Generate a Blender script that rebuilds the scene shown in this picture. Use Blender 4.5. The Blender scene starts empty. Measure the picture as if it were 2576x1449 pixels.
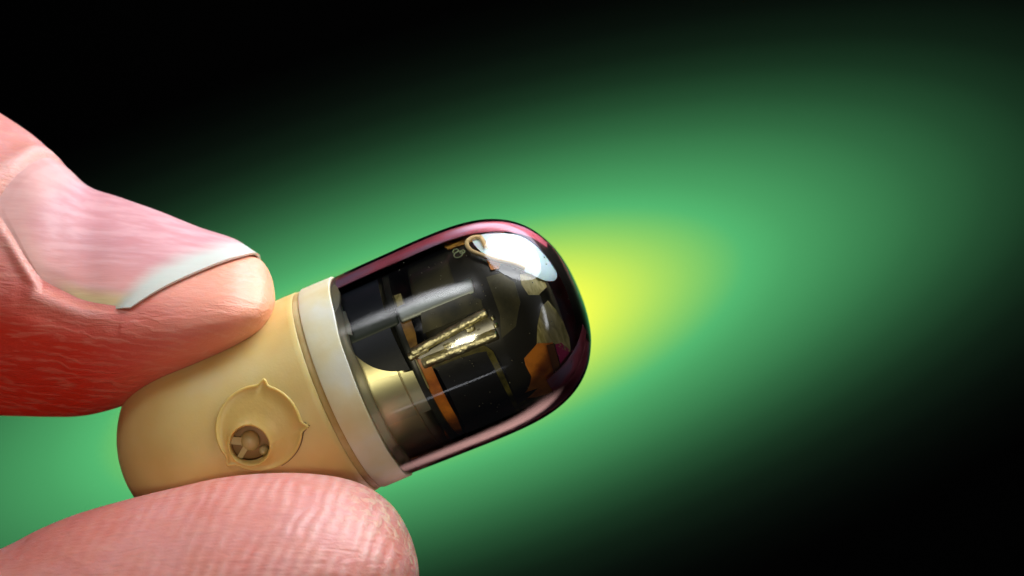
import bpy, math, random
import numpy as np
from mathutils import Vector, Matrix
from mathutils.geometry import delaunay_2d_cdt

random.seed(7); rng = np.random.default_rng(7)
sc = bpy.context.scene
C = sc.collection
R = math.radians
# One Blender unit is about 2.1 mm: the capsule is 12.3 units (26 mm) long.
sc.unit_settings.scale_length = 0.0021

# ------------------------------------------------------------------ camera
CAMD = 60.0
cam = bpy.data.cameras.new('camera'); camo = bpy.data.objects.new('camera', cam); C.objects.link(camo)
camo.location = (0, -CAMD, 0); camo.rotation_euler = (R(90), 0, 0)
cam.sensor_width = 36.0; cam.lens = 36.0 * CAMD / 25.76
cam.clip_start = 1.0; cam.clip_end = 500.0
cam.dof.use_dof = True; cam.dof.focus_distance = CAMD - 2.2; cam.dof.aperture_fstop = 0.11
sc.camera = camo

# ------------------------------------------------------------------ world, exposure
w = bpy.data.worlds.new('World'); sc.world = w; w.use_nodes = True
w.node_tree.nodes['Background'].inputs[0].default_value = (0.55, 0.6, 0.7, 1)
w.node_tree.nodes['Background'].inputs[1].default_value = 0.03
vs = sc.view_settings
vs.view_transform = 'Standard'; vs.look = 'None'; vs.exposure = 0.35; vs.gamma = 1; vs.use_curve_mapping = False
sc.render.engine = 'CYCLES'
sc.cycles.use_denoising = True
sc.cycles.max_bounces = 12; sc.cycles.transparent_max_bounces = 16
sc.cycles.sample_clamp_indirect = 6.0

# ------------------------------------------------------------------ lamps
def area(name, loc, target, sx, sy, power, color):
    l = bpy.data.lights.new(name, 'AREA'); l.shape = 'RECTANGLE'; l.size = sx; l.size_y = sy
    l.energy = power; l.color = color
    o = bpy.data.objects.new(name, l); C.objects.link(o); o.location = loc
    d = Vector(target) - Vector(loc)
    o.rotation_euler = d.to_track_quat('-Z', 'Y').to_euler()
    return o
def soft(o, edge):
    # dims the added lamps toward their rim, so reflections get soft borders
    l = o.data; l.use_nodes = True; N = l.node_tree.nodes; L = l.node_tree.links
    em = [n for n in N if n.type == 'EMISSION'][0]; g = N.new('ShaderNodeNewGeometry')
    vm = N.new('ShaderNodeVectorMath'); vm.operation = 'SUBTRACT'; vm.inputs[1].default_value = (.5, .5, 0)
    ab = N.new('ShaderNodeVectorMath'); ab.operation = 'ABSOLUTE'
    L.new(g.outputs['Parametric'], vm.inputs[0]); L.new(vm.outputs[0], ab.inputs[0])
    sp = N.new('ShaderNodeSeparateXYZ'); L.new(ab.outputs[0], sp.inputs[0])
    outs = []
    for k in range(2):
        mr = N.new('ShaderNodeMapRange'); mr.interpolation_type = 'SMOOTHSTEP'
        mr.inputs[1].default_value = .5 - edge; mr.inputs[2].default_value = .5; mr.inputs[3].default_value = 1; mr.inputs[4].default_value = 0
        L.new(sp.outputs[k], mr.inputs[0]); outs.append(mr.outputs[0])
    m = N.new('ShaderNodeMath'); m.operation = 'MULTIPLY'; L.new(outs[0], m.inputs[0]); L.new(outs[1], m.inputs[1])
    L.new(m.outputs[0], em.inputs[1])
ov = area('softbox_overhead', (6.9, -1.8, 18.5), (0, -1, -1.5), 26, 21, 10000, (0.93, 0.96, 1.0)); ov.data.shape = 'ELLIPSE'
soft(area('fill_front', (-22, -30, 32), (-2, 0, -2), 30, 12, 8600, (0.95, 0.96, 1.0)), .42)  # added front fill, unseen; also reflected along the grey strip
soft(area('sheen_fill_rear', (4, 17, 19), (-1, 0, -1), 30, 10, 3200, (0.82, 0.80, 1.0)), .3)  # added to put a lavender sheen on the upper edge
area('glint_fill', (-7, -50, -6.5), (-1.5, 0, -1.2), 6, 5, 3600, (1.0, 0.93, 0.66))  # added warm lamp for glints on the gold bars and battery
st_ = area('glint_strip_low', (4, -33, -35), (-2, 0, -3), 26, 2.6, 420, (0.9, 0.93, 1.0))  # added strip whose reflection draws the thin line on the shell
st_.rotation_euler.rotate_axis('Z', R(24)); soft(st_, .4)
soft(area('fill_low', (9, 16, -23), (1, 0, -3), 26, 14, 3400, (1.0, 0.55, 0.50)), .4)  # added pink fill for the lower edge of the clear end
soft(area('fill_right', (45, -22, 8), (0, 0, 0), 6, 24, 2600, (0.95, 0.97, 1.0)), .3)  # added to brighten the right flex pieces and streak the rim

# added spot, unseen: its ramp puts the green and yellow oval on the backdrop
WALL_Y, GRAD_Y = 34.0, 14.0
def srgb(c):
    return tuple(((v / 255.0) / 12.92 if v / 255.0 <= 0.04045 else ((v / 255.0 + 0.055) / 1.055) ** 2.4) for v in c)
sw = (CAMD + WALL_Y) / CAMD
cx, cz = (1057 - 1288) / 100 * sw, (724.5 - 898) / 100 * sw
def gradient_spot():
    l = bpy.data.lights.new('backdrop_gradient_spot', 'SPOT')
    l.spot_size = R(150); l.spot_blend = 0.0; l.shadow_soft_size = 0.0; l.energy = GRAD_E
    o = bpy.data.objects.new('backdrop_gradient_spot', l); C.objects.link(o)
    o.location = (cx, GRAD_Y, cz); o.rotation_euler = (R(90), 0, 0)     # -Z looks to +Y, X stays X, Y is up
    l.use_nodes = True
    nt = l.node_tree; N = nt.nodes; L = nt.links
    em = [n for n in N if n.type == 'EMISSION'][0]
    tc = N.new('ShaderNodeTexCoord'); sp = N.new('ShaderNodeSeparateXYZ'); L.new(tc.outputs['Normal'], sp.inputs[0])
    def M(op, a, b=None):
        n = N.new('ShaderNodeMath'); n.operation = op
        for i, v in enumerate((a, b)):
            if v is None: continue
            if isinstance(v, (int, float)): n.inputs[i].default_value = v
            else: L.new(v, n.inputs[i])
        return n.outputs[0]
    az = M('ABSOLUTE', sp.outputs[2])
    az = M('MAXIMUM', az, 0.02)
    u = M('DIVIDE', sp.outputs[0], az); v = M('DIVIDE', sp.outputs[1], az)
    k = (WALL_Y - GRAD_Y) / sw
    th = R(18.36)
    a_ = M('ADD', M('MULTIPLY', u, math.cos(th) * k / 8.557), M('MULTIPLY', v, math.sin(th) * k / 8.557))
    b_ = M('ADD', M('MULTIPLY', u, -math.sin(th) * k / 2.785), M('MULTIPLY', v, math.cos(th) * k / 2.785))
    t = M('SQRT', M('ADD', M('MULTIPLY', a_, a_), M('MULTIPLY', b_, b_)))
    ramp = N.new('ShaderNodeValToRGB'); L.new(M('DIVIDE', t, 3.0), ramp.inputs[0])
    G = (84, 184, 112); Y = (257, 260, 82)
    st = [(0.0, Y), (0.47, Y)]
    for f in (0.27, 0.5, 0.68, 0.85):
        st.append((0.47 + f * 0.53, tuple(Y[i] + (G[i] - Y[i]) * f for i in range(3))))
    for tt, f in ((1.0, 1), (1.15, .87), (1.33, .74), (1.55, .57), (1.75, .42), (1.95, .28), (2.15, .17), (2.4, .08), (2.65, .025), (2.9, 0)):
        st.append((tt, tuple(g * f for g in G)))
    cr = ramp.color_ramp
    while len(cr.elements) < len(st): cr.elements.new(0.5)
    for e, (p, c) in zip(cr.elements, st):
        e.position = p / 3.0; e.color = (*srgb(c), 1)
    c4 = M('POWER', az, 3.0)
    # flat field: undo the cosine falloff on the screen
    s = M('DIVIDE', 1.0, c4)
    L.new(ramp.outputs[0], em.inputs[0])
    L.new(M('MULTIPLY', s, GRAD_K), em.inputs[1])
WALL_ALB = 0.0012
GRAD_E = 4 * math.pi * math.pi * (WALL_Y - GRAD_Y) ** 2 / WALL_ALB
GRAD_K = 2 ** -0.35
gradient_spot()

# ------------------------------------------------------------------ helpers
def mat(name, color, rough=0.5, metal=0.0, **kw):
    m = bpy.data.materials.new(name); m.use_nodes = True
    b = m.node_tree.nodes['Principled BSDF']
    b.inputs['Base Color'].default_value = (*color, 1); b.inputs['Roughness'].default_value = rough
    b.inputs['Metallic'].default_value = metal
    for k, v in kw.items(): b.inputs[k.replace('_', ' ')].default_value = v
    return m
def nodes(m): return m.node_tree.nodes, m.node_tree.links, m.node_tree.nodes['Principled BSDF']
def noise_bump(m, scale, strength, dist=0.02, detail=4, stretch=(1, 1, 1), coord='Object'):
    N, L, b = nodes(m)
    tc = N.new('ShaderNodeTexCoord'); mp = N.new('ShaderNodeMapping'); mp.inputs['Scale'].default_value = stretch
    n = N.new('ShaderNodeTexNoise'); n.inputs['Scale'].default_value = scale; n.inputs['Detail'].default_value = detail
    bp = N.new('ShaderNodeBump'); bp.inputs['Strength'].default_value = strength; bp.inputs['Distance'].default_value = dist
    L.new(tc.outputs[coord], mp.inputs[0]); L.new(mp.outputs[0], n.inputs[0]); L.new(n.outputs[0], bp.inputs['Height'])
    L.new(bp.outputs[0], b.inputs['Normal'])
    return n
def noise_color(m, scale, stops, detail=4, stretch=(1, 1, 1), dist=0.0):
    N, L, b = nodes(m)
    tc = N.new('ShaderNodeTexCoord'); mp = N.new('ShaderNodeMapping'); mp.inputs['Scale'].default_value = stretch
    n = N.new('ShaderNodeTexNoise'); n.inputs['Scale'].default_value = scale; n.inputs['Detail'].default_value = detail
    n.inputs['Distortion'].default_value = dist
    r = N.new('ShaderNodeValToRGB'); cr = r.color_ramp
    while len(cr.elements) < len(stops): cr.elements.new(0.5)
    for e, (p, c) in zip(cr.elements, stops): e.position = p; e.color = (*c, 1)
    L.new(tc.outputs['Object'], mp.inputs[0]); L.new(mp.outputs[0], n.inputs[0]); L.new(n.outputs[0], r.inputs[0])
    L.new(r.outputs[0], b.inputs['Base Color'])
    return r
def obj(name, verts, faces, m, parent=None, smooth=True, attrs=None, sharp=None):
    me = bpy.data.meshes.new(name); me.from_pydata([tuple(v) for v in verts], [], [tuple(f) for f in faces]); me.update()
    if smooth: me.polygons.foreach_set('use_smooth', [True] * len(me.polygons))
    if m: me.materials.append(m)
    for k, v in (attrs or {}).items():
        a = me.attributes.new(k, 'FLOAT', 'POINT'); a.data.foreach_set('value', np.asarray(v, dtype=np.float32))
    if sharp: me.set_sharp_from_angle(angle=R(sharp))
    o = bpy.data.objects.new(name, me); C.objects.link(o)
    if parent: o.parent = parent
    return o
def catmull(P, n, closed=False):
    P = np.asarray(P, float); K = len(P); out = []
    segs = K if closed else K - 1
    ts = np.linspace(0, segs, n, endpoint=not closed)
    for t in ts:
        i = min(int(t), segs - 1); f = t - i
        g = (lambda j: P[j % K]) if closed else (lambda j: P[min(max(j, 0), K - 1)])
        a, b, c, d = g(i - 1), g(i), g(i + 1), g(i + 2)
        out.append(0.5 * (2 * b + (c - a) * f + (2 * a - 5 * b + 4 * c - d) * f * f + (3 * b - a - 3 * c + d) * f ** 3))
    return np.array(out)
def tube_mesh(rings, cap0=None, cap1=None):
    n = len(rings[0]); V = [p for r in rings for p in r]; F = []
    for i in range(len(rings) - 1):
        for j in range(n):
            k = (j + 1) % n
            F.append((i * n + j, i * n + k, (i + 1) * n + k, (i + 1) * n + j))
    if cap0 is not None:
        V.append(cap0); c = len(V) - 1
        F += [(c, (j + 1) % n, j) for j in range(n)]
    if cap1 is not None:
        V.append(cap1); c = len(V) - 1; o = (len(rings) - 1) * n
        F += [(c, o + j, o + (j + 1) % n) for j in range(n)]
    return V, F

# ------------------------------------------------------------------ backdrop
bm_ = mat('matte_backdrop', (WALL_ALB,) * 3, 1.0); nodes(bm_)[2].inputs['Specular IOR Level'].default_value = 0
s = 90
bd = obj('backdrop', [(-s, WALL_Y, -s), (s, WALL_Y, -s), (s, WALL_Y, s), (-s, WALL_Y, s)], [(0, 1, 2, 3)], bm_, smooth=False)
bd['kind'] = 'structure'

# ------------------------------------------------------------------ capsule frame
ALPHA, BETA = R(22.95), R(5.48)
Mcap = Matrix.Rotation(-ALPHA, 4, 'Y') @ Matrix.Rotation(-BETA, 4, 'Z')
CEN = Vector((-3.998, 0.15, -2.409))
Mcap = Matrix.Translation(CEN) @ Mcap
Minv = Mcap.inverted()
cap = bpy.data.objects.new('capsule_endoscope', None); C.objects.link(cap); cap.matrix_world = Mcap
cap['label'] = 'cream and clear camera capsule pinched between index finger and thumb'
cap['category'] = 'capsule camera'

DOME = np.array([(.3, 2.64), (1.2, 2.67), (2.2, 2.69), (2.67, 2.70), (3.19, 2.70), (3.66, 2.685), (4.1, 2.645), (4.49, 2.57), (4.84, 2.455), (5.15, 2.30), (5.42, 2.10), (5.65, 1.855), (5.83, 1.575), (5.98, 1.255), (6.08, .90), (6.14, .50), (6.162, 0)])
def dome_r(x):
    return float(np.interp(x, DOMEF[:, 0], DOMEF[:, 1]))
DOMEF = catmull(DOME, 260)
BODY = [(-6.297, 0)] + [(-3.657 - 2.64 * math.cos(R(a)), 2.672 * math.sin(R(a))) for a in range(5, 90, 5)] + [(-3.5, 2.673), (-2.4, 2.675), (-1.4, 2.68), (-.62, 2.69), (-.47, 2.688), (-.45, 2.672)]

def lathe(name, prof, m, seg=160, closed=False, ph0=None, ph1=None, parent=cap, sharp=None):
    rings = []
    full = ph0 is None
    n = seg
    for j in range(n if full else n + 1):
        ph = 2 * math.pi * j / n if full else R(ph0 + (ph1 - ph0) * j / n)
        rings.append([(x, -r * math.cos(ph), r * math.sin(ph)) for x, r in prof])
    K = len(prof); V = [p for r in rings for p in r]; F = []
    cnt = len(rings)
    for j in range(cnt if full else cnt - 1):
        j2 = (j + 1) % cnt
        for i in range(K if closed else K - 1):
            i2 = (i + 1) % K
            F.append((j * K + i, j * K + i2, j2 * K + i2, j2 * K + i))
    if closed and not full:
        F.append(tuple(range(K))); F.append(tuple(reversed(range((cnt - 1) * K, cnt * K))))
    # merge poles
    me_v = V
    o = obj(name, me_v, F, m, parent, sharp=sharp)
    import bmesh
    b = bmesh.new(); b.from_mesh(o.data); bmesh.ops.remove_doubles(b, verts=b.verts, dist=1e-4)
    bmesh.ops.recalc_face_normals(b, faces=b.faces); b.to_mesh(o.data); b.free()
    return o

# camera ray through photo point (2576 px wide measure) onto a surface of revolution about the capsule axis
def hit(dx, dy, rf):
    d = Vector(((dx - 1288) / 100, CAMD, (724.5 - dy) / 100)).normalized()
    o = Vector((0, -CAMD, 0))
    ol = Minv @ o; dl = Minv.to_3x3() @ d
    best = None; prev = None
    t = CAMD - 9.0
    while t < CAMD + 6:
        p = ol + dl * t
        g = math.hypot(p.y, p.z) - rf(p.x)
        if prev is not None and prev > 0 >= g:
            a, b = t - 0.05, t
            for _ in range(22):
                c = (a + b) / 2; q = ol + dl * c
                if math.hypot(q.y, q.z) - rf(q.x) > 0: a = c
                else: b = c
            q = ol + dl * b
            return q.x, math.atan2(q.z, -q.y)
        prev = g; t += 0.05
    # missed: nearest approach -> silhouette
    bt, bg = None, 1e9; t = CAMD - 6.0
    while t < CAMD + 6:
        p = ol + dl * t; g = math.hypot(p.y, p.z) - rf(p.x)
        if g < bg: bg, bt = g, t
        t += 0.05
    p = ol + dl * bt
    return p.x, math.atan2(p.z, -p.y)

def patch_xp(name, xp, rf, th, m, parent=cap, step=0.07, off=0.0):
    """solid curved sheet: outline given as (x, phi) on the surface rf, thickness th downwards"""
    R0 = 2.3
    pts = [Vector((x, p * R0)) for x, p in xp]
    P = []
    K = len(pts)
    for i in range(K):
        a, b = pts[i], pts[(i + 1) % K]; n = max(1, int((b - a).length / step))
        P += [a.lerp(b, k / n) for k in range(n)]
    nb = len(P)
    xs = [p.x for p in P]; ys = [p.y for p in P]
    def inside(q):
        c = False
        for i in range(nb):
            a, b = P[i], P[(i + 1) % nb]
            if (a.y > q.y) != (b.y > q.y) and q.x < (b.x - a.x) * (q.y - a.y) / (b.y - a.y) + a.x: c = not c
        return c
    def far(q): return min((q - a).length for a in P) > step * 0.5
    G = []
    x = min(xs)
    while x < max(xs):
        y = min(ys)
        while y < max(ys):
            q = Vector((x, y))
            if inside(q) and far(q): G.append(q)
            y += step
        x += step
    v, e, f, _, _, _ = delaunay_2d_cdt(P + G, [(i, (i + 1) % nb) for i in range(nb)], [list(range(nb))], 1, 1e-5)
    top = []; bot = []
    for q in v:
        ph = q.y / R0; r = rf(q.x) + off
        top.append((q.x, -r * math.cos(ph), r * math.sin(ph)))
        r2 = r - th
        bot.append((q.x, -r2 * math.cos(ph), r2 * math.sin(ph)))
    n = len(v); F = [tuple(t) for t in f] + [tuple(n + i for i in reversed(t)) for t in f]
    from collections import Counter
    ec = Counter()
    for t in f:
        for i in range(3): ec[tuple(sorted((t[i], t[(i + 1) % 3])))] += 1
    for t in f:
        for i in range(3):
            a, b = t[i], t[(i + 1) % 3]
            if ec[tuple(sorted((a, b)))] == 1: F.append((b, a, n + a, n + b))
    o = obj(name, top + bot, F, m, parent)
    import bmesh
    b = bmesh.new(); b.from_mesh(o.data); bmesh.ops.recalc_face_normals(b, faces=b.faces); b.to_mesh(o.data); b.free()
    o.data.set_sharp_from_angle(angle=R(50))
    return o
def patch(name, outline, rf, th, m, parent=cap, step=0.07, off=0.0, smooth_n=0):
    xp = [hit(x, y, rf) for x, y in outline]
    if smooth_n: xp = [tuple(p) for p in catmull(xp, smooth_n, closed=True)]
    return patch_xp(name, xp, rf, th, m, parent, step, off)
def rod(name, p0, p1, rad, rf, m, parent=cap, off=0.0, flat=1.0, seg=16, n=24, wob=0.0):
    """rounded rod lying on the surface between two photo points"""
    a = hit(*p0, rf); b = hit(*p1, rf)
    rings = []
    L_ = [0, .01, .03, .06] + list(np.linspace(.1, .9, n)) + [.94, .97, .99, 1]
    ctr = []
    for t in L_:
        x = a[0] + (b[0] - a[0]) * t; ph = a[1] + (b[1] - a[1]) * t
        r = rf(x) + off
        ctr.append(Vector((x, -r * math.cos(ph), r * math.sin(ph))))
    leng = (ctr[-1] - ctr[0]).length
    for i, c in enumerate(ctr):
        tg = (ctr[min(i + 1, len(ctr) - 1)] - ctr[max(i - 1, 0)]).normalized()
        up = Vector((0, c.y, c.z)).normalized(); sd = tg.cross(up).normalized()
        e = min(L_[i], 1 - L_[i]) * leng / (rad * 0.35)
        k = math.sqrt(max(0.0, 1 - (1 - min(1, e)) ** 2)) * .25 + .75
        k *= 1 + wob * (random.random() - .5)
        rings.append([c + sd * (rad * k * math.cos(2 * math.pi * j / seg)) + up * (rad * k * flat * math.sin(2 * math.pi * j / seg)) for j in range(seg)])
    V, F = tube_mesh(rings, ctr[0], ctr[-1])
    return obj(name, V, F, m, parent, sharp=60)

# ------------------------------------------------------------------ capsule materials
M_body = mat('cream_plastic', (0.62, 0.50, 0.29), 0.42, Subsurface_Weight=0.6, Subsurface_Scale=0.6)
nodes(M_body)[2].inputs['Subsurface Radius'].default_value = (1.0, 0.7, 0.35)
noise_color(M_body, 0.5, [(0.3, (0.70, 0.48, 0.17)), (0.55, (0.74, 0.56, 0.225)), (0.75, (0.74, 0.62, 0.33))], detail=3)
noise_bump(M_body, 14, 0.12, 0.02)
M_collar = mat('milky_collar', (0.70, 0.68, 0.56), 0.45, Subsurface_Weight=0.5, Subsurface_Scale=0.5)
nodes(M_collar)[2].inputs['Subsurface Radius'].default_value = (1.0, 0.85, 0.6)
noise_color(M_collar, 0.7, [(0.3, (0.66, 0.53, 0.27)), (0.50, (0.70, 0.64, 0.43)), (0.68, (0.70, 0.70, 0.62))], detail=3)
noise_bump(M_collar, 6, 0.15, 0.03)
M_seam = mat('ochre_glue', (0.46, 0.30, 0.10), 0.55, Subsurface_Weight=0.3, Subsurface_Scale=0.3)
noise_color(M_seam, 0.9, [(0.4, (0.42, 0.27, 0.08)), (0.62, (0.60, 0.47, 0.24))])
M_batt = mat('battery_steel', (0.92, 0.84, 0.48), 0.36, 1.0)
nz = noise_bump(M_batt, 30, 0.12, 0.02)
M_tape = mat('black_blue_tape', (0.014, 0.019, 0.03), 0.5)
noise_bump(M_tape, 9, 0.12, 0.03)
M_black = mat('black_plastic', (0.045, 0.041, 0.026), 0.33)
noise_bump(M_black, 4, 0.15, 0.04)
noise_color(M_black, 0.75, [(0.36, (0.012, 0.012, 0.009)), (0.5, (0.035, 0.032, 0.016)), (0.68, (0.095, 0.083, 0.034))], stretch=(.6, 1, 1), dist=.6)
M_ink = mat('deep_black_tape', (0.008, 0.007, 0.005), 0.35)
noise_bump(M_ink, 7, 0.2, 0.03)
M_olive = mat('olive_film', (0.055, 0.048, 0.008), 0.22)
noise_color(M_olive, 3.0, [(0.35, (0.05, 0.045, 0.008)), (0.6, (0.20, 0.17, 0.03))])
M_khaki = mat('khaki_flex', (0.16, 0.14, 0.045), 0.4)
noise_color(M_khaki, 2.5, [(0.3, (0.30, 0.26, 0.07)), (0.55, (0.58, 0.50, 0.19)), (0.8, (0.70, 0.64, 0.34))], stretch=(4, 1, 1), dist=1.0)
M_orange = mat('orange_flex', (0.36, 0.11, 0.012), 0.35)
noise_color(M_orange, 2.2, [(0.3, (0.55, 0.13, 0.012)), (0.6, (1.0, 0.33, 0.03))])
M_magenta = mat('magenta_film', (0.55, 0.03, 0.14), 0.3)
M_khaki2 = mat('smoked_film', (0.08, 0.075, 0.035), 0.35); noise_color(M_khaki2, 1.6, [(0.35, (0.04, 0.04, 0.02)), (0.65, (0.15, 0.135, 0.06))])
M_gold = mat('gold_contact', (1.0, 0.93, 0.60), 0.4, 1.0)
noise_bump(M_gold, 5, 0.8, 0.08)
M_tube = mat('dark_steel_tube', (0.40, 0.44, 0.42), 0.5, 1.0)
noise_bump(M_tube, 12, 0.2, 0.03)
M_palm = mat('palm_view_pink', (0.5, 0.1, 0.15), 0.5)
noise_color(M_palm, 1.3, [(0.32, (0.30, 0.05, 0.08)), (0.48, (0.62, 0.14, 0.20)), (0.66, (0.40, 0.26, 0.40))], stretch=(.5, 1, 1))  # palm pink, with the lavender sheen put into the colour
M_cream = mat('cream_wire', (0.85, 0.62, 0.30), 0.35)
M_silver = mat('silver_foil', (0.75, 0.75, 0.78), 0.25, 1.0)

def clear_shell(name, tint, edge):
    m = bpy.data.materials.new(name); m.use_nodes = True; N = m.node_tree.nodes; L = m.node_tree.links; N.clear()
    out = N.new('ShaderNodeOutputMaterial'); mix = N.new('ShaderNodeMixShader')
    tr = N.new('ShaderNodeBsdfTransparent'); gl = N.new('ShaderNodeBsdfGlossy'); gl.inputs['Roughness'].default_value = 0.02
    fr = N.new('ShaderNodeFresnel'); fr.inputs['IOR'].default_value = 1.6
    lw = N.new('ShaderNodeLayerWeight'); lw.inputs['Blend'].default_value = 0.25
    r = N.new('ShaderNodeValToRGB'); r.color_ramp.elements[0].position = 0.25; r.color_ramp.elements[0].color = (*tint, 1)
    r.color_ramp.elements[1].position = 0.95; r.color_ramp.elements[1].color = (*edge, 1)
    L.new(lw.outputs['Facing'], r.inputs[0]); L.new(r.outputs[0], tr.inputs[0])
    tc = N.new('ShaderNodeTexCoord'); ns = N.new('ShaderNodeTexNoise'); ns.inputs['Scale'].default_value = 1.2; ns.inputs['Detail'].default_value = 5
    sm = N.new('ShaderNodeTexNoise'); sm.inputs['Scale'].default_value = 1.6; sm.inputs['Detail'].default_value = 6; sm.inputs['Distortion'].default_value = 1.0
    rr = N.new('ShaderNodeMapRange'); rr.inputs[1].default_value = .42; rr.inputs[2].default_value = .7; rr.inputs[3].default_value = .02; rr.inputs[4].default_value = .16
    L.new(tc.outputs['Object'], sm.inputs[0]); L.new(sm.outputs[0], rr.inputs[0]); L.new(rr.outputs[0], gl.inputs['Roughness'])
    bp = N.new('ShaderNodeBump'); bp.inputs['Strength'].default_value = 0.05; bp.inputs['Distance'].default_value = 0.05
    L.new(tc.outputs['Object'], ns.inputs[0]); L.new(ns.outputs[0], bp.inputs['Height'])
    L.new(bp.outputs[0], gl.inputs['Normal']); L.new(bp.outputs[0], fr.inputs['Normal'])
    L.new(fr.outputs[0], mix.inputs[0]); L.new(tr.outputs[0], mix.inputs[1]); L.new(gl.outputs[0], mix.inputs[2])
    L.new(mix.outputs[0], out.inputs[0])
    return m
M_clear = clear_shell('clear_polycarbonate', (0.96, 0.95, 0.93), (0.85, 0.60, 0.56))

# ------------------------------------------------------------------ capsule body with a real port
import bmesh
body = lathe('rear_shell', BODY + [(-.44, 2.3), (-1.2, 2.3), (-3.46, 2.3), (-5.0, 1.7), (-5.7, 0)], M_body, seg=200)
PORT = hit(628, 1120, lambda x: 2.66)          # hole centre
DISC = hit(651, 1078, lambda x: 2.66)          # cover centre
def cutter(px, pphi, r, depth):
    me = bpy.data.meshes.new('cut'); b = bmesh.new()
    bmesh.ops.create_cone(b, cap_ends=True, segments=48, radius1=r, radius2=r, depth=depth); b.to_mesh(me); b.free()
    o = bpy.data.objects.new('cut', me); C.objects.link(o)
    n = Vector((0, -math.cos(pphi), math.sin(pphi)))
    o.matrix_world = Mcap @ (Matrix.Translation(Vector((px, 0, 0)) + n * 2.5) @ n.to_track_quat('Z', 'X').to_matrix().to_4x4())
    return o
def cut(target, c):
    bpy.context.view_layer.update()
    md = target.modifiers.new('b', 'BOOLEAN'); md.operation = 'DIFFERENCE'; md.solver = 'EXACT'; md.object = c
    dg = bpy.context.evaluated_depsgraph_get()
    me = bpy.data.meshes.new_from_object(target.evaluated_get(dg)); target.modifiers.clear(); old = target.data
    target.data = me; me.name = target.name
    me.polygons.foreach_set('use_smooth', [True] * len(me.polygons)); me.set_sharp_from_angle(angle=R(40))
bpy.context.view_layer.update()
c1 = cutter(PORT[0], PORT[1], 0.50, 1.2); cut(body, c1)

# cover disc with three ears, drawn in a flat (u, v) frame and wrapped on the body
def disc_outline(r0, ears=True):
    # distances measured on the photo: ears up right, right, left
    pts = []
    ear = [(62, .16, 5), (-20, .16, 4.5), (206, .15, 5)]
    for k in range(180):
        a = 360 * k / 180; r = r0
        if ears:
            for ea, h, wd in ear:
                d = (a - ea + 180) % 360 - 180
                r += h * math.exp(-(d / wd) ** 2) * (1 if ea != 206 else 1)
        pts.append((r * math.cos(R(a)), r * math.sin(R(a))))
    return pts
RB = 2.685
def wrap(u, v, c, r):
    ph = c[1] + v / RB; x = c[0] + u
    return (x, -r * math.cos(ph), r * math.sin(ph))
# rings of the cover: outer wall, raised rim, shallow dish, hole edge, hole wall
oo = disc_outline(1.07)
hole_off = (PORT[0] - DISC[0], (PORT[1] - DISC[1]) * RB)
HR = 0.485
rings = []
n = len(oo)
def ringpts(f, h, toward_hole=0.0):
    out = []
    for k in range(n):
        u, v = oo[k]; a = 2 * math.pi * k / n
        hu, hv = hole_off[0] + HR * math.cos(a), hole_off[1] + HR * math.sin(a)
        uu = u * f * (1 - toward_hole) + hu * toward_hole; vv = v * f * (1 - toward_hole) + hv * toward_hole
        out.append(wrap(uu, vv, DISC, RB + h))
    return out
rings = [ringpts(1.0, -.03), ringpts(1.0, .035), ringpts(.985, .06), ringpts(.955, .065), ringpts(.93, .045), ringpts(.90, .02), ringpts(.9, .015, .3), ringpts(.9, .02, .6),
         ringpts(.9, .035, .85), ringpts(.9, .075, .93), ringpts(.9, .085, .965), ringpts(.9, .06, 1.0), ringpts(.9, -.02, 1.0), ringpts(.9, -.28, 1.0)]
V, F = tube_mesh(rings)
M_disc = mat('tan_valve_plastic', (0.66, 0.46, 0.14), 0.42, Subsurface_Weight=0.5, Subsurface_Scale=0.3)
nodes(M_disc)[2].inputs['Subsurface Radius'].default_value = (1.0, 0.65, 0.3)
noise_bump(M_disc, 10, 0.15, 0.03)
disc = obj('valve_cover', V, F, M_disc, cap, sharp=50)
b = bmesh.new(); b.from_mesh(disc.data); bmesh.ops.recalc_face_normals(b, faces=b.faces); b.to_mesh(disc.data); b.free()
# shallow step round the cover
def torus_path(name, pts, rad, m, parent, seg=8, closed=True):
    P = [Vector(p) for p in pts]; K = len(P); rings = []
    for i in range(K):
        if closed: tg = (P[(i + 1) % K] - P[i - 1]).normalized()
        else: tg = (P[min(i + 1, K - 1)] - P[max(i - 1, 0)]).normalized()
        up = Vector((0, P[i].y, P[i].z)).normalized(); sd = tg.cross(up).normalized(); up = sd.cross(tg)
        rings.append([P[i] + sd * rad * math.cos(2 * math.pi * j / seg) + up * rad * math.sin(2 * math.pi * j / seg) for j in range(seg)])
    if closed: rings.append(rings[0])
    V, F = tube_mesh(rings, None if closed else P[0], None if closed else P[-1])
    return obj(name, V, F, m, parent)
M_dark_seam = mat('brown_gap', (0.10, 0.045, 0.015), 0.6)
arc = [wrap(u * 1.012, v * 1.012, DISC, RB + .002) for u, v in oo if v < -0.25 and u > 0.1]
torus_path('cover_gap', sorted(arc, key=lambda p: p[0]), 0.014, M_dark_seam, disc, closed=False)
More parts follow.
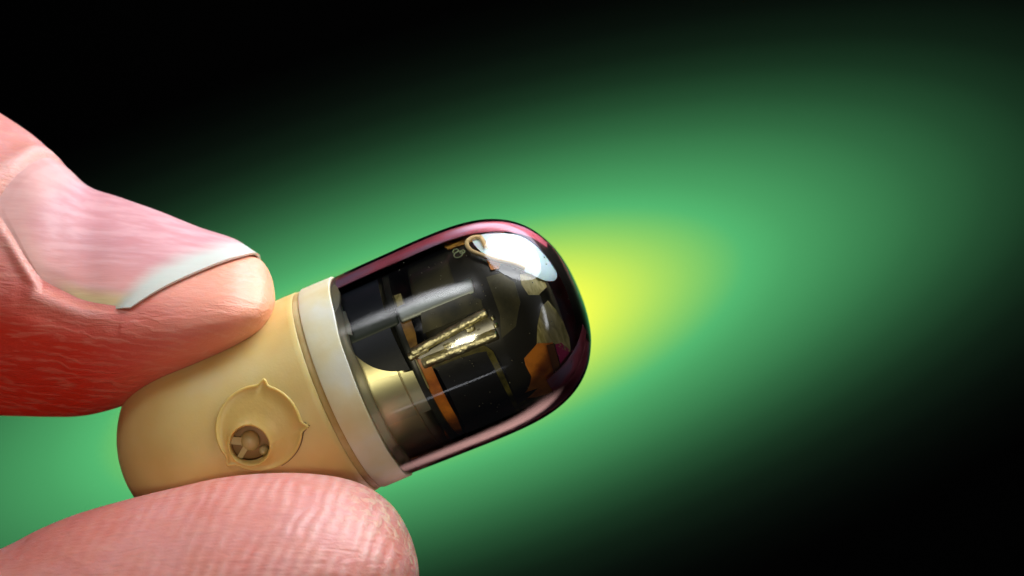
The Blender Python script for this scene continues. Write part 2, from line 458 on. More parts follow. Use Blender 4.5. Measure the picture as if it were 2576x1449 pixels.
# inside of the port
def blob(name, c, r, h, sx, sy, m, depth, parent):
    V = []; F = []; nr, ns = 8, 28
    for i in range(nr + 1):
        t = i / nr * math.pi / 2
        for j in range(ns):
            a = 2 * math.pi * j / ns
            V.append(wrap(c[0] + sx * r * math.cos(t) * math.cos(a), c[1] + sy * r * math.cos(t) * math.sin(a), PORT, depth + h * math.sin(t)))
    for i in range(nr):
        for j in range(ns):
            k = (j + 1) % ns; F.append((i * ns + j, i * ns + k, (i + 1) * ns + k, (i + 1) * ns + j))
    return obj(name, V, F, m, parent)
M_port = mat('port_core_plastic', (0.50, 0.38, 0.17), 0.4)
M_floor = mat('port_floor', (0.34, 0.17, 0.06), 0.5)
blob('port_floor', (0, 0), .52, .02, 1, 1, M_floor, 2.24, body)
blob('valve_core', (-.02, .05), .26, .24, .95, 1.15, M_port, 2.30, body)
blob('valve_pin', (.20, -.33), .12, .30, 1, 1, M_port, 2.30, body)
def bar2(name, p, q, wd, depth, h, m, parent):
    d = Vector((q[0] - p[0], q[1] - p[1])).normalized(); nn = Vector((-d.y, d.x)) * wd
    V = []
    for dep in (depth, depth + h):
        for (c, s_) in ((p, 1), (q, 1), (q, -1), (p, -1)):
            V.append(wrap(c[0] + nn.x * s_, c[1] + nn.y * s_, PORT, dep))
    return obj(name, V, [(0, 1, 2, 3), (4, 7, 6, 5), (0, 4, 5, 1), (1, 5, 6, 2), (2, 6, 7, 3), (3, 7, 4, 0)], m, parent, smooth=False)
bar2('valve_arm', (-.46, .30), (-.12, .10), .10, 2.28, .16, M_port, body)
bar2('valve_arm', (-.40, -.24), (-.12, -.02), .07, 2.28, .18, M_port, body)
bpy.data.objects.remove(c1)

# seam and collar
def wavy(name, x0, x1, r0, r1, m, amp, lip=.05, seg=220):
    """ring with slightly uneven edges"""
    ph_ = np.linspace(0, 2 * math.pi, seg, endpoint=False)
    wv = sum(rng.normal() * np.cos(k * ph_ + rng.uniform(0, 6)) / k for k in range(1, 16)) * amp
    V = []; prof0 = [(x0, r0), (x0, r1 - lip), (x0 + lip * .4, r1 - lip * .2), (x0 + lip * 1.3, r1), ((x0 + x1) / 2, r1), (x1 - lip * 1.6, r1 - .005), (x1 - lip * .5, r1 - lip * .35), (x1, r1 - lip * 1.1), (x1, r0)]
    K = len(prof0)
    for j, p in enumerate(ph_):
        for x, r in prof0:
            xx = x + wv[j] * max(0, (x - x0) / (x1 - x0))
            V.append((xx, -r * math.cos(p), r * math.sin(p)))
    F = []
    for j in range(seg):
        j2 = (j + 1) % seg
        for i in range(K):
            i2 = (i + 1) % K
            F.append((j * K + i, j2 * K + i, j2 * K + i2, j * K + i2))
    o = obj(name, V, F, m, cap)
    b = bmesh.new(); b.from_mesh(o.data); bmesh.ops.recalc_face_normals(b, faces=b.faces); b.to_mesh(o.data); b.free()
    o.data.set_sharp_from_angle(angle=R(60))
    return o
wavy('glue_seam', -.46, -.275, 2.2, 2.668, M_seam, .01, .03)
wavy('joint_collar', -.27, .52, 2.32, 2.70, M_collar, .04, .018)
M_film = mat('milky_film', (0.62, 0.60, 0.50), 0.3, Subsurface_Weight=0.3, Subsurface_Scale=0.3); nodes(M_film)[2].inputs['Alpha'].default_value = 0.45
wavy('adhesive_film', .50, .72, 2.44, 2.63, M_film, .05, .03)
# lumps of glue and the hooked chip at the collar edge
patch('collar_chip', [(838, 722), (848, 722), (856, 742), (854, 768), (842, 790), (834, 780)], lambda x: 2.60, .08, M_collar, off=.03, smooth_n=30)
patch('collar_tab', [(842, 790), (868, 782), (880, 815), (886, 842), (860, 838), (852, 820)], lambda x: 2.56, .05, M_film)
patch('glue_spot', [(712, 815), (735, 812), (745, 830), (738, 850), (718, 848), (708, 832)], lambda x: 2.68, .05, M_seam, off=-.018, smooth_n=30)

# ------------------------------------------------------------------ inside the clear end
M_blk2 = mat('circuit_board', (0.02, 0.022, 0.014), 0.35)
BR = 2.31
lathe('battery', [(-.3, 0), (-.3, BR), (1.30, BR), (1.62, BR), (1.70, BR - .02), (1.76, BR - .08), (1.78, BR - .2), (1.78, 0)], M_batt, sharp=50)
lathe('battery_rim', [(1.50, BR - .02), (1.50, BR + .015), (1.545, BR + .02), (1.56, BR - .02)], M_batt, closed=True)
lathe('circuit_board', [(1.86, 0), (1.86, 2.33), (1.93, 2.35), (2.02, 2.33), (2.02, 0)], M_blk2, sharp=40)
lathe('spacer_core', [(1.7, 0), (1.7, 1.35), (2.6, 1.35), (2.6, 0)], M_ink, sharp=40)
def rbar(x): return min(2.34, dome_r(x) - .30) if x > 3 else 2.34
LB = [(2.48, 0), (2.48, 2.22), (2.52, 2.28), (2.6, 2.31)] + [(x, rbar(x) - .03) for x in np.linspace(2.8, 5.0, 16)] + [(5.02, 0)]
lathe('lens_barrel', LB, M_black, sharp=50)
# dark cover sheet with scalloped front edge
sc_edge = [(1285, 1000), (1318, 985), (1334, 955), (1333, 925), (1322, 903), (1340, 890), (1362, 876), (1370, 852), (1366, 832), (1354, 812), (1366, 790), (1372, 768), (1360, 745), (1338, 735), (1325, 712), (1312, 690), (1286, 678), (1262, 668), (1240, 645), (1228, 620), (1215, 600)]
rs = lambda x: rbar(x) + .0
front = [hit(x, y, rs) for x, y in sc_edge]
front = [tuple(p) for p in catmull(front, 70)]
shroud = [(3.6, R(-60)), (4.4, R(-52))] + front + [(4.6, R(88)), (4.3, R(110)), (3.6, R(110))]
patch_xp('scalloped_cover', shroud, rs, .05, mat('black_cover', (0.022, 0.020, 0.012), 0.33), off=.05)
# tape over the battery
def rt(x): return BR
tape = [hit(x, y, rt) for x, y in [(862, 828), (872, 858), (888, 885), (912, 908), (945, 926), (985, 934), (1032, 930)]]
patch_xp('battery_tape', [(.35, R(120)), (.35, R(60))] + [tuple(p) for p in catmull(tape, 24)] + [(1.74, R(20)), (1.74, R(80)), (1.74, R(120))], rt, .03, M_tape, off=.045)
# strips
orange = [(1046, 905), (1075, 900), (1092, 935), (1122, 1000), (1150, 1050), (1170, 1098), (1132, 1108), (1122, 1100), (1100, 1020), (1070, 960)]
patch('flex_strip', orange, lambda x: 2.24, .04, M_orange)
patch('black_wrap', [(1078, 905), (1215, 868), (1245, 885), (1270, 930), (1296, 1000), (1318, 1058), (1290, 1072), (1235, 1085), (1180, 1100), (1165, 1060), (1130, 985), (1100, 930)], rs, .05, M_ink, off=.09)
patch('olive_window', [(1072, 902), (1120, 866), (1175, 842), (1210, 858), (1232, 880), (1200, 885), (1140, 905), (1090, 925)], rs, .03, M_olive, off=.10)
patch('olive_edge', [(1222, 868), (1240, 880), (1262, 925), (1300, 1010), (1322, 1058), (1312, 1056), (1278, 990), (1240, 915), (1226, 888)], rs, .03, M_olive, off=.115, step=.04)
patch('olive_edge', [(1030, 895), (1042, 892), (1060, 930), (1080, 975), (1074, 985), (1050, 945)], lambda x: 2.30, .03, M_khaki, off=.03, step=.04)
# front flex pieces
rfx = lambda x: min(2.30, dome_r(x) - .26)
patch('front_flex', [(1362, 772), (1378, 756), (1398, 778), (1418, 812), (1432, 848), (1436, 884), (1418, 878), (1392, 862), (1350, 868), (1352, 820)], rfx, .03, M_khaki, off=.02)
patch('upper_flex', [(1308, 690), (1330, 688), (1368, 702), (1376, 722), (1356, 742), (1330, 742), (1312, 716)], rfx, .03, M_khaki, off=.02)
patch('orange_flex', [(1318, 900), (1352, 862), (1390, 860), (1402, 900), (1416, 962), (1392, 992), (1310, 1000), (1300, 960), (1325, 935)], rfx, .03, M_orange, off=.04)
patch('orange_tab', [(1374, 866), (1392, 862), (1404, 905), (1418, 962), (1402, 978), (1388, 920)], rfx, .03, mat('brown_flex', (0.22, 0.075, 0.01), 0.35), off=.075, step=.05)
patch('olive_frame', [(1284, 988), (1296, 984), (1310, 1000), (1350, 994), (1392, 978), (1418, 962), (1412, 985), (1370, 1008), (1322, 1026), (1300, 1026), (1290, 1012)], rfx, .03, M_olive, off=.08, step=.05)
patch('magenta_film', [(1396, 866), (1412, 862), (1440, 884), (1458, 925), (1440, 958), (1420, 958), (1408, 910)], lambda x: dome_r(x) - .24, .03, M_magenta, off=0, step=.05)
# black crescent sheet inside the dome front
patch('black_crescent', [(1262, 566), (1310, 566), (1362, 592), (1408, 650), (1446, 730), (1470, 800), (1478, 868), (1466, 905), (1460, 898), (1456, 850), (1444, 790), (1424, 730), (1394, 670), (1352, 618), (1306, 588), (1268, 582)], lambda x: dome_r(x) - .10, .04, M_ink, smooth_n=60)
# end wall of the module facing the dome
lathe('lens_plate', [(5.0, 0), (5.0, 1.9), (5.06, 1.95), (5.15, 1.9), (5.2, 1.2), (5.45, .9), (5.5, .5), (5.5, 0)], M_black, sharp=40)
# gold contact frame
lift = .12
fr_ = rod('contact_bar', (1036, 890), (1226, 786), .12, rs, M_gold, off=lift, flat=.8, wob=.12)
rod('contact_bar', (1064, 914), (1252, 838), .14, rs, M_gold, off=lift, flat=.8, wob=.12)
rod('contact_bar', (1030, 900), (1078, 874), .10, rs, M_gold, off=lift, flat=.7, wob=.12)
for p, q, rr in [((1176, 832), (1194, 822), .09), ((1238, 796), (1243, 806), .05), ((1247, 814), (1250, 824), .055), ((1186, 852), (1200, 846), .06), ((1118, 872), (1150, 858), .05)]:
    rod('solder_dot', p, q, rr, rs, M_gold, off=lift, flat=.8, n=5, wob=.12)
patch('contact_pad', [(1050, 900), (1225, 797), (1246, 812), (1246, 838), (1068, 905)], rs, .03, M_olive, off=.075)
# amber and olive film strips layered on the module
M_amber = mat('amber_film', (0.30, 0.15, 0.02), 0.3); noise_color(M_amber, 3, [(0.35, (0.12, 0.05, 0.008)), (0.6, (0.42, 0.22, 0.035))])
patch('amber_film', [(1000, 800), (1030, 790), (1046, 838), (1052, 876), (1030, 892), (1010, 850)], lambda x: 2.30, .03, M_amber, off=.03, step=.05)
patch('amber_film', [(1102, 612), (1180, 582), (1222, 580), (1240, 596), (1196, 606), (1128, 628)], lambda x: dome_r(x) - .22, .03, M_amber, step=.05)
patch('olive_window', [(1225, 700), (1262, 690), (1296, 712), (1310, 760), (1298, 820), (1262, 850), (1258, 790), (1240, 740)], rs, .03, M_khaki2, off=.07)
patch('olive_window', [(1060, 790), (1180, 740), (1212, 756), (1216, 776), (1120, 818), (1066, 840)], rs, .03, M_khaki2, off=.07)
patch('battery_label', [(905, 975), (950, 955), (1045, 930), (1070, 990), (1085, 1030), (1000, 1060), (940, 1085), (918, 1030)], lambda x: BR, .02, mat('brushed_foil', (0.80, 0.76, 0.46), 0.33, 1.0), off=.012)
# steel tube along the module
rod('grey_strip', (872, 850), (1000, 795), .25, lambda x: 2.30, mat('green_black_strip', (0.03, 0.045, 0.03), 0.45), off=.02, flat=.3, seg=32)
rod('grey_strip', (1002, 794), (1192, 716), .23, lambda x: 2.36, M_tube, off=.0, flat=.35, seg=32)
# gap hardware
rod('solder_bead', (974, 734), (982, 732), .07, lambda x: 2.25, M_silver, n=5)
patch('gap_component', [(978, 748), (1008, 738), (1016, 768), (990, 782)], lambda x: 2.1, .2, M_khaki)
patch('gap_component', [(985, 790), (1028, 775), (1036, 800), (1000, 822)], lambda x: 2.1, .2, M_olive)
# cream wire loop and white highlight sheet in the upper shoulder
def wire(name, pts, rad, rf, m, closed=False, nn=60):
    xp = catmull([hit(x, y, rf) for x, y in pts], nn, closed)
    P = [(x, -rf(x) * math.cos(p), rf(x) * math.sin(p)) for x, p in xp]
    return torus_path(name, P, rad, m, cap, closed=closed)
wire('wire_loop', [(1320, 676), (1290, 664), (1250, 655), (1215, 642), (1185, 630), (1174, 612), (1184, 600), (1206, 596), (1216, 608), (1222, 622)], .055, lambda x: dome_r(x) - .10, M_cream)
patch('painted_highlight', [(1188, 604), (1216, 588), (1262, 577), (1310, 584), (1350, 604), (1382, 642), (1400, 684), (1396, 704), (1374, 706), (1340, 692), (1300, 674), (1258, 656), (1214, 636)], lambda x: dome_r(x) - .16, .03, mat('painted_highlight', (0.96, 0.97, 1.0), 0.3, Subsurface_Weight=0.5, Subsurface_Scale=0.3), off=0, smooth_n=60)  # window highlight of the dome put in as a white sheet
patch('amber_tab', [(1228, 660), (1262, 664), (1258, 680), (1238, 684)], rs, .03, M_orange, off=.1, step=.04)
# bubbles and specks in the potting
M_bub = mat('bubble_rim', (0.30, 0.36, 0.18), 0.15)
for bx, by, br in [(1153, 640, .11), (1163, 634, .06), (1146, 632, .07)]:
    c = hit(bx, by, lambda x: dome_r(x) - .12)
    P = []
    for k in range(20):
        a = 2 * math.pi * k / 20; x = c[0] + br * math.cos(a); p = c[1] + br * math.sin(a) / 2.5; r = dome_r(x) - .12
        P.append((x, -r * math.cos(p), r * math.sin(p)))
    torus_path('bubble', P, .018, M_bub, cap)
V = []; F = []
for k in range(130):
    x = random.uniform(2.4, 6.0); p = R(random.uniform(-50, 80)); r = dome_r(x) - .05; sz = random.uniform(.008, .022)
    c = Vector((x, -r * math.cos(p), r * math.sin(p))); i = len(V)
    V += [c + Vector(d) * sz for d in ((1, 0, 0), (-1, 0, 0), (0, 1, 0), (0, -1, 0), (0, 0, 1), (0, 0, -1))]
    F += [(i + a, i + b_, i + c_) for a, b_, c_ in ((0, 2, 4), (2, 1, 4), (1, 3, 4), (3, 0, 4), (2, 0, 5), (1, 2, 5), (3, 1, 5), (0, 3, 5))]
sp = obj('specks', V, F, mat('pale_dust', (0.35, 0.34, 0.25), 0.4), cap); sp['kind'] = 'stuff'

# added sheets: pink of the palm as seen through the clear end
LP = [(x, dome_r(x) - .07) for x in np.linspace(.55, 5.9, 40)]
lathe('palm_view_rear', LP + [(x, r - .04) for x, r in reversed(LP)], M_palm, seg=80, closed=True, ph0=65, ph1=297)
NL = [(x, dome_r(x) - .08) for x in np.linspace(4.7, 5.98, 24)]
lathe('palm_view_nose', NL + [(x, r - .04) for x, r in reversed(NL)], M_palm, seg=30, closed=True, ph0=-62, ph1=-46)
# clear shell
shell = lathe('clear_dome', [tuple(p) for p in catmull(DOME, 90)], M_clear, seg=200)

# ------------------------------------------------------------------ hand
# stations: outer edge point, inner edge point (photo measure), depth half size, mid depth, shape blend (0 index, 1 thumb)
ST = [
 ((692, 752), (692, 756), 0.02, -.35, 0),
 ((690, 728), (688, 782), .75, -.30, 0),
 ((682, 694), (674, 822), 1.30, -.25, 0),
 ((664, 662), (648, 860), 1.80, -.2, 0),
 ((636, 636), (606, 892), 2.15, -.1, 0),
 ((590, 603), (545, 925), 2.45, 0, 0),
 ((500, 572), (450, 968), 2.65, .1, 0),
 ((400, 531), (345, 1008), 2.75, .2, 0),
 ((300, 495), (262, 1034), 2.8, .3, 0),
 ((225, 468), (196, 1046), 2.8, .4, 0),
 ((170, 418), (120, 1047), 2.85, .5, 0),
 ((95, 350), (40, 1045), 2.95, .6, 0),
 ((0, 285), (-60, 1043), 3.0, .8, 0),
 ((-200, 165), (-250, 1045), 3.2, 1.1, 0),
 ((-500, 0), (-520, 1060), 3.5, 1.5, 0),
 ((-1000, -230), (-850, 1085), 4.0, 1.8, .3),
 ((-1700, -150), (-1120, 1130), 4.6, 1.6, .6),
 ((-2300, 500), (-1250, 1180), 5.0, .8, 1),
 ((-2500, 1200), (-1280, 1240), 5.0, 0, 1),
 ((-2300, 1900), (-1220, 1310), 5.0, -.8, 1),
 ((-1700, 2350), (-1000, 1390), 4.6, -1.6, 1),
 ((-1100, 2360), (-700, 1475), 4.1, -2.2, 1),
 ((-600, 2260), (-380, 1490), 3.7, -2.5, 1),
 ((-350, 2190), (-180, 1452), 3.55, -2.6, 1),
 ((-120, 2130), (0, 1383), 3.5, -2.7, 1),
 ((0, 2095), (100, 1333), 3.5, -2.7, 1),
 ((120, 2060), (200, 1293), 3.5, -2.75, 1),
 ((280, 2010), (330, 1256), 3.5, -2.8, 1),
 ((400, 1980), (445, 1228), 3.5, -2.85, 1),
 ((520, 1950), (550, 1205), 3.5, -2.9, 1),
 ((640, 1915), (650, 1194), 3.45, -2.9, 1),
 ((760, 1865), (755, 1192), 3.35, -2.9, 1),
 ((870, 1800), (855, 1203), 3.15, -2.85, 1),
 ((955, 1720), (930, 1229), 2.8, -2.8, 1),
 ((1012, 1630), (990, 1276), 2.3, -2.75, 1),
 ((1042, 1545), (1028, 1338), 1.6, -2.7, 1),
 ((1052, 1480), (1048, 1398), .8, -2.7, 1),
 ((1054, 1440), (1054, 1438), .02, -2.7, 1),
]
SI = [(1, .2), (.74, -.34), (.40, -.68), (.02, -.93), (-.35, -.97), (-.70, -.68), (-1, -.05), (-.85, .65), (-.3, 1.05), (.35, 1.1), (.82, .78)]
STH = [(1, 0), (.84, -.54), (.42, -.91), (-.14, -.99), (-.60, -.72), (-.92, -.32), (-1, .10), (-.80, .60), (-.3, .96), (.35, .94), (.84, .54)]
NA = 176
sI = catmull(SI, NA, True); sT = catmull(STH, NA, True)
def persp(dx, dy, y):
    k = (CAMD + y) / CAMD
    return np.array([(dx - 1288) / 100 * k, y, (724.5 - dy) / 100 * k])
SA = np.array([[a[0], a[1], b_[0], b_[1], d, y, bl] for a, b_, d, y, bl in ST], float)
# oversample: finer on the visible fingers
def srange():
    out = []
    for i in range(len(ST) - 1):
        n_ = 22 if (i < 13 or i > 23) else 8
        out += list(i + np.arange(n_) / n_)
    return np.array(out + [len(ST) - 1.0])
SS = srange()
def cm_eval(P, t):
    K = len(P); i = min(int(t), K - 2); f = t - i
    g = lambda j: P[min(max(j, 0), K - 1)]
    a, b_, c_, d = g(i - 1), g(i), g(i + 1), g(i + 2)
    return 0.5 * (2 * b_ + (c_ - a) * f + (2 * a - 5 * b_ + 4 * c_ - d) * f * f + (3 * b_ - a - 3 * c_ + d) * f ** 3)
def sect(tt, bl):
    """section point at angle fraction tt (0..1)"""
    x = (tt % 1.0) * NA; i = int(x) % NA; f = x - int(x); j = (i + 1) % NA
    a = sI[i] * (1 - f) + sI[j] * f; b_ = sT[i] * (1 - f) + sT[j] * f
    return a * (1 - bl) + b_ * bl
def skin_pt(s_, tt):
    q = cm_eval(SA, s_); h, yn = sect(tt, min(max(q[6], 0), 1))
    o_ = q[0:2]; i_ = q[2:4]; m_ = (o_ + i_) / 2; hf = (o_ - i_) / 2
    y = q[5] + q[4] * yn
    p = m_ + hf * h
    return persp(p[0], p[1], y)
# nail outline in (s, tt): stations indices by outer x
T0, T1 = -.045, 3.15 / 11
def nail_free(v):
    return 3.25 + 4.2 * v ** 1.15           # station of free edge (3.x near tip at the top, 7.x at the lower side)
def nail_root(v):
    return 9.2 + 2.9 * math.sin(min(1, v * 1.25) * math.pi / 2) ** .8 - 1.6 * max(0, v - .7) / .3
grid = np.zeros((len(SS), NA, 3))
for i, s_ in enumerate(SS):
    q = cm_eval(SA, s_); bl = min(max(q[6], 0), 1)
    se = sI * (1 - bl) + sT * bl
    m_ = (q[0:2] + q[2:4]) / 2; hf = (q[0:2] - q[2:4]) / 2
    y = q[5] + q[4] * se[:, 1]
    px = m_[0] + hf[0] * se[:, 0]; py = m_[1] + hf[1] * se[:, 0]
    k = (CAMD + y) / CAMD
    grid[i, :, 0] = (px - 1288) / 100 * k; grid[i, :, 1] = y; grid[i, :, 2] = (724.5 - py) / 100 * k
du = np.gradient(grid, axis=0); dv = np.roll(grid, -1, 1) - np.roll(grid, 1, 1)
nrm = np.cross(du, dv); nrm /= np.linalg.norm(nrm, axis=2, keepdims=True) + 1e-9
ctr_ = grid.mean(axis=1, keepdims=True)
sg = np.sign(((grid - ctr_) * nrm).sum(2).mean()); nrm *= sg
shade_red = np.zeros(grid.shape[:2]); ridge = np.zeros_like(shade_red); nailm = np.zeros_like(shade_red); fold = np.zeros_like(shade_red); crease = np.zeros_like(shade_red)
for i, s_ in enumerate(SS):
    for j in range(NA):
        tt = j / NA
        if s_ < 16:
            v = ((tt + .5) % 1 - .5 - T0) / (T1 - T0)
            vc = min(max(v, 0), 1)
            # signed distance (about units) to nail border, positive inside
            u0 = (s_ - nail_free(vc)) * .75; u1 = (nail_root(vc) - s_) * .8
            dl = (1 - v) * 3.6; dr = (v + .3) * 3.6
            d = min(u0, u1, dl, dr)
            disp = 0
            if v > -.4 and v < 1.6:
                disp -= .10 / (1 + math.exp(-d / .12))
                if u0 > .2:      # folds beside and behind the nail, none at the free edge
                    disp += (.045 + .04 * min(1, max(0, (s_ - 7) / 3))) * math.exp(-((d + .16) / .17) ** 2) * min(1, max(0, (v - .08) / .25)) * min(1, max(0, (u0 - .2) / 1.2))
                    g_ = min(1, max(0, (u0 - .2) / .8)); fold[i, j] = g_ * math.exp(-((d + .16) / .12) ** 2); crease[i, j] = g_ * math.exp(-((d + .01) / .07) ** 2)
                    disp -= .02 * math.exp(-((d + .55) / .15) ** 2)
            grid[i, j] += nrm[i, j] * disp * min(1, s_ / 2)
            h = (se_h := sect(tt, 0))[0]
            shade_red[i, j] = min(max((.18 - h) / .6, 0), 1) * min(1, max(.12, (s_ - 3.0) / 6)) * (1 if se_h[1] < .3 else .6)  # red shade of the finger's underside, put into the skin colour
        if s_ > 20:
            ridge[i, j] = min(1, max(.15, (s_ - 25) / 7))
ring_list = [list(grid[i]) for i in range(1, len(SS) - 1)]
V, F = tube_mesh(ring_list, grid[0].mean(0), grid[-1].mean(0))
def flat(a): return list(a[1:-1].ravel()) + [a[0].mean(), a[-1].mean()]
# along-finger coordinate for creases
sco = np.repeat(SS[:, None], NA, 1); tco = np.repeat((np.arange(NA) / NA)[None, :], len(SS), 0)

M_skin = mat('skin', (0.8, 0.33, 0.28), 0.42, Subsurface_Weight=0.45, Subsurface_Scale=0.35)
N, L, pb = nodes(M_skin)
pb.inputs['Subsurface Radius'].default_value = (1.0, 0.30, 0.18)
def attr(name):
    a = N.new('ShaderNodeAttribute'); a.attribute_name = name; return a.outputs['Fac']
def math_(op, a, b=None, clamp=False):
    n = N.new('ShaderNodeMath'); n.operation = op; n.use_clamp = clamp
    for i, v in enumerate((a, b)):
        if v is None: continue
        if isinstance(v, (int, float)): n.inputs[i].default_value = v
        else: L.new(v, n.inputs[i])
    return n.outputs[0]
def mixc(f, a, b):
    n = N.new('ShaderNodeMix'); n.data_type = 'RGBA'
    for i, v in ((0, f), (6, a), (7, b)):
        if isinstance(v, (int, float)): n.inputs[i].default_value = v
        elif isinstance(v, tuple): n.inputs[i].default_value = (*v, 1)
        else: L.new(v, n.inputs[i])
    return n.outputs[2]
def noise(scale, detail=4, stretch=(1, 1, 1), rot=(0, 0, 0), dist=0):
    tc = N.new('ShaderNodeTexCoord'); mp = N.new('ShaderNodeMapping'); mp.inputs['Scale'].default_value = stretch; mp.inputs['Rotation'].default_value = rot
    n = N.new('ShaderNodeTexNoise'); n.inputs['Scale'].default_value = scale; n.inputs['Detail'].default_value = detail; n.inputs['Distortion'].default_value = dist
    L.new(tc.outputs['Object'], mp.inputs[0]); L.new(mp.outputs[0], n.inputs[0]); return n.outputs[0]
def ramp(f, lo, hi):
    n = N.new('ShaderNodeMapRange'); n.inputs[1].default_value = lo; n.inputs[2].default_value = hi; n.interpolation_type = 'SMOOTHSTEP'
    L.new(f, n.inputs[0]); return n.outputs[0]
blot = ramp(noise(.45, 3), .35, .65); blot2 = ramp(noise(1.6, 4), .35, .7)
base = mixc(blot, (0.66, 0.215, 0.18), (0.70, 0.29, 0.265))
base = mixc(math_('MULTIPLY', blot2, .45), base, (0.70, 0.27, 0.20))
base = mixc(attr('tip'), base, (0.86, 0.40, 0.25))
base = mixc(attr('shade_red'), base, (0.70, 0.035, 0.012))
# fingerprint ridges on the thumb
tc = N.new('ShaderNodeTexCoord'); mp = N.new('ShaderNodeMapping'); mp.inputs['Rotation'].default_value = (0, R(-20), 0)
wv = N.new('ShaderNodeTexWave'); wv.wave_type = 'BANDS'; wv.bands_direction = 'X'; wv.inputs['Scale'].default_value = 1.0
wv.inputs['Distortion'].default_value = 3.4; wv.inputs['Detail'].default_value = 2; wv.inputs['Detail Scale'].default_value = .9
L.new(tc.outputs['Object'], mp.inputs[0]); L.new(mp.outputs[0], wv.inputs[0])
brk = ramp(noise(1.1, 3), .3, .6)
rid = math_('MULTIPLY', math_('MULTIPLY', wv.outputs[1], attr('ridge')), brk)
base = mixc(math_('MULTIPLY', rid, .38), base, (0.88, 0.56, 0.52))
# dry pale flecks on the thumb tip rim
fl = ramp(noise(4.5, 4, dist=.8), .47, .58)
dry = math_('MULTIPLY', fl, attr('dry'))
base = mixc(math_('MULTIPLY', dry, .8), base, (0.78, 0.62, 0.42))
base = mixc(math_('MULTIPLY', attr('fold'), .32), base, (0.86, 0.66, 0.62))
base = mixc(math_('MULTIPLY', attr('crease'), .35), base, (0.62, 0.24, 0.14))
wv2 = N.new('ShaderNodeTexWave'); wv2.wave_type = 'BANDS'; wv2.bands_direction = 'Z'; wv2.inputs['Scale'].default_value = 1.5
wv2.inputs['Distortion'].default_value = 7; wv2.inputs['Detail'].default_value = 3; wv2.inputs['Detail Scale'].default_value = 1.1; wv2.inputs['Detail Roughness'].default_value = .65
mp2 = N.new('ShaderNodeMapping'); mp2.inputs['Rotation'].default_value = (0, R(-18), 0); mp2.inputs['Scale'].default_value = (.55, .8, 1)
L.new(tc.outputs['Object'], mp2.inputs[0]); L.new(mp2.outputs[0], wv2.inputs[0])
inv_r = attr('index_side')
wrk = math_('MULTIPLY', math_('MULTIPLY', ramp(wv2.outputs[1], .55, .95), ramp(noise(1.4, 3), .4, .62)), inv_r)
base = mixc(math_('MULTIPLY', wrk, .17), base, (0.86, 0.44, 0.33))
lines = ramp(noise(5.0, 3, stretch=(.16, .6, 1.5), rot=(0, R(-24), 0), dist=.5), .56, .68)
base = mixc(math_('MULTIPLY', math_('MULTIPLY', lines, math_('SUBTRACT', 1.0, attr('ridge'))), .15), base, (0.88, 0.50, 0.38))
L.new(base, pb.inputs['Base Color'])
# relief: ridges + fine creases + pores
fine = noise(2.6, 5, stretch=(.35, 1, 1.6), rot=(0, R(-20), 0), dist=.8)
wr = noise(6.5, 4, stretch=(.3, 1, 1.3), rot=(0, R(28), 0), dist=.5)
hsum = math_('ADD', math_('MULTIPLY', rid, .35), math_('ADD', math_('MULTIPLY', fine, .7), math_('MULTIPLY', wr, .45)))
hsum = math_('ADD', hsum, math_('MULTIPLY', dry, .5)); hsum = math_('ADD', hsum, math_('MULTIPLY', noise(22, 2), .12)); hsum = math_('ADD', hsum, math_('MULTIPLY', wrk, .13))
bp = N.new('ShaderNodeBump'); bp.inputs['Strength'].default_value = .55; bp.inputs['Distance'].default_value = .09
L.new(hsum, bp.inputs['Height']); L.new(bp.outputs[0], pb.inputs['Normal'])

# dryness: near the thumb tip and its inner (upper) edge
dryv = np.zeros_like(shade_red)
for i, s_ in enumerate(SS):
    if s_ > 30:
        for j in range(NA):
            h = sect(j / NA, 1)[0]
            dryv[i, j] = min(1, max(0, (s_ - 31.5) / 3)) * min(1, max(.25, (-h - .3) / .5) if s_ < 35 else 1)
hand = obj('hand', V, F, M_skin, None, attrs={'shade_red': flat(shade_red), 'ridge': flat(ridge), 'fold': flat(fold), 'crease': flat(crease), 'tip': flat(np.clip((7.5 - sco) / 4, 0, 1) * (sco < 10)), 'index_side': flat((sco < 18).astype(float)), 'dry': flat(dryv)})
b = bmesh.new(); b.from_mesh(hand.data); bmesh.ops.recalc_face_normals(b, faces=b.faces); b.to_mesh(hand.data); b.free()
hand.name = 'person'
hand['label'] = 'pink hand pinching the capsule between index finger with nail and thumb'
hand['category'] = 'person'

# nail plate
NU, NV = 70, 50
top = np.zeros((NU + 1, NV + 1, 3)); ua = np.zeros((NU + 1, NV + 1)); va = np.zeros_like(ua)
for a in range(NU + 1):
    for c_ in range(NV + 1):
        v = c_ / NV; u = a / NU
        s0, s1 = nail_root(v), nail_free(v)
        top[a, c_] = skin_pt(s0 + (s1 - s0) * u, T0 + (T1 - T0) * v)
        ua[a, c_] = u; va[a, c_] = v
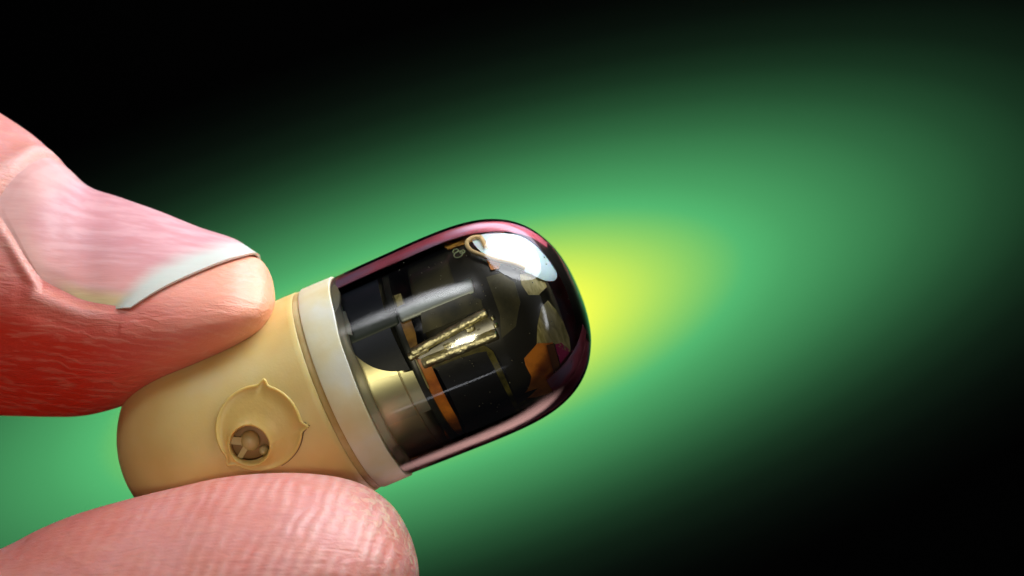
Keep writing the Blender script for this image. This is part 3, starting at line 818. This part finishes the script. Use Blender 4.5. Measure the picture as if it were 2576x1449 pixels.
# smooth the plate and lift it
g0 = np.gradient(top, axis=0); g1 = np.gradient(top, axis=1)
nn_ = np.cross(g0, g1); nn_ /= np.linalg.norm(nn_, axis=2, keepdims=True) + 1e-9
if nn_[NU // 2, NV // 2, 2] < 0: nn_ = -nn_
lift_ = -.03 + .06 * ua + .06 * np.clip((ua - .85) / .15, 0, 1) * np.clip(va / .2, .0, 1) - .05 * np.clip((.12 - va) / .12, 0, 1)
lift_ = np.where(ua < .04, -.05, lift_) - .10 * np.clip((va - .86) / .14, 0, 1) * np.clip((.93 - ua) / .1, 0, 1)
topn = top + nn_ * lift_[..., None]
botn = topn - nn_ * .07
VV = list(topn.reshape(-1, 3)) + list(botn.reshape(-1, 3)); W_ = NV + 1; K_ = (NU + 1) * W_
FF = []
for a in range(NU):
    for c_ in range(NV):
        i = a * W_ + c_
        FF.append((i, i + 1, i + W_ + 1, i + W_)); FF.append((K_ + i, K_ + i + W_, K_ + i + W_ + 1, K_ + i + 1))
bd_ = [(a * W_, (a + 1) * W_) for a in range(NU)] + [(NU * W_ + c_, NU * W_ + c_ + 1) for c_ in range(NV)] + [((a + 1) * W_ + NV, a * W_ + NV) for a in reversed(range(NU))] + [(c_ + 1, c_) for c_ in reversed(range(NV))]
for p, q in bd_: FF.append((p, q, K_ + q, K_ + p))
M_nail = mat('nail', (0.82, 0.42, 0.40), 0.45, Subsurface_Weight=0.3, Subsurface_Scale=0.25)
N, L, pb = nodes(M_nail); pb.inputs['Subsurface Radius'].default_value = (1, .4, .3); pb.inputs['Coat Weight'].default_value = .08; pb.inputs['Coat Roughness'].default_value = .25
U_ = attr('nu'); V_ = attr('nv')
streak = noise(3.0, 4, stretch=(.22, 1, 1.5), rot=(0, R(-14), 0))
base = mixc(ramp(streak, .35, .65), (0.58, 0.25, 0.27), (0.66, 0.34, 0.36))
base = mixc(math_('MULTIPLY', ramp(V_, .55, .95), .45), base, (0.78, 0.34, 0.26))
lun = math_('SUBTRACT', 1.0, ramp(U_, .10, .24))
base = mixc(math_('MULTIPLY', lun, .5), base, (0.76, 0.43, 0.37))
# yellowish side near the corner, pale free edge
yel = math_('MULTIPLY', ramp(V_, .86, .95), ramp(U_, .12, .5))
base = mixc(math_('MULTIPLY', yel, .8), base, (0.80, 0.62, 0.30))
edge_in = math_('ADD', U_, math_('MULTIPLY', math_('SUBTRACT', streak, .5), .06))
base = mixc(ramp(edge_in, .78, .92), base, (0.58, 0.59, 0.54))
L.new(base, pb.inputs['Base Color'])
bp = N.new('ShaderNodeBump'); bp.inputs['Strength'].default_value = .35; bp.inputs['Distance'].default_value = .05
L.new(streak, bp.inputs['Height']); L.new(bp.outputs[0], pb.inputs['Normal'])
ual = list(ua.ravel()) * 2; val = list(va.ravel()) * 2
nail = obj('fingernail', VV, FF, M_nail, hand, attrs={'nu': ual, 'nv': val}, sharp=60)
b = bmesh.new(); b.from_mesh(nail.data); bmesh.ops.recalc_face_normals(b, faces=b.faces); b.to_mesh(nail.data); b.free()
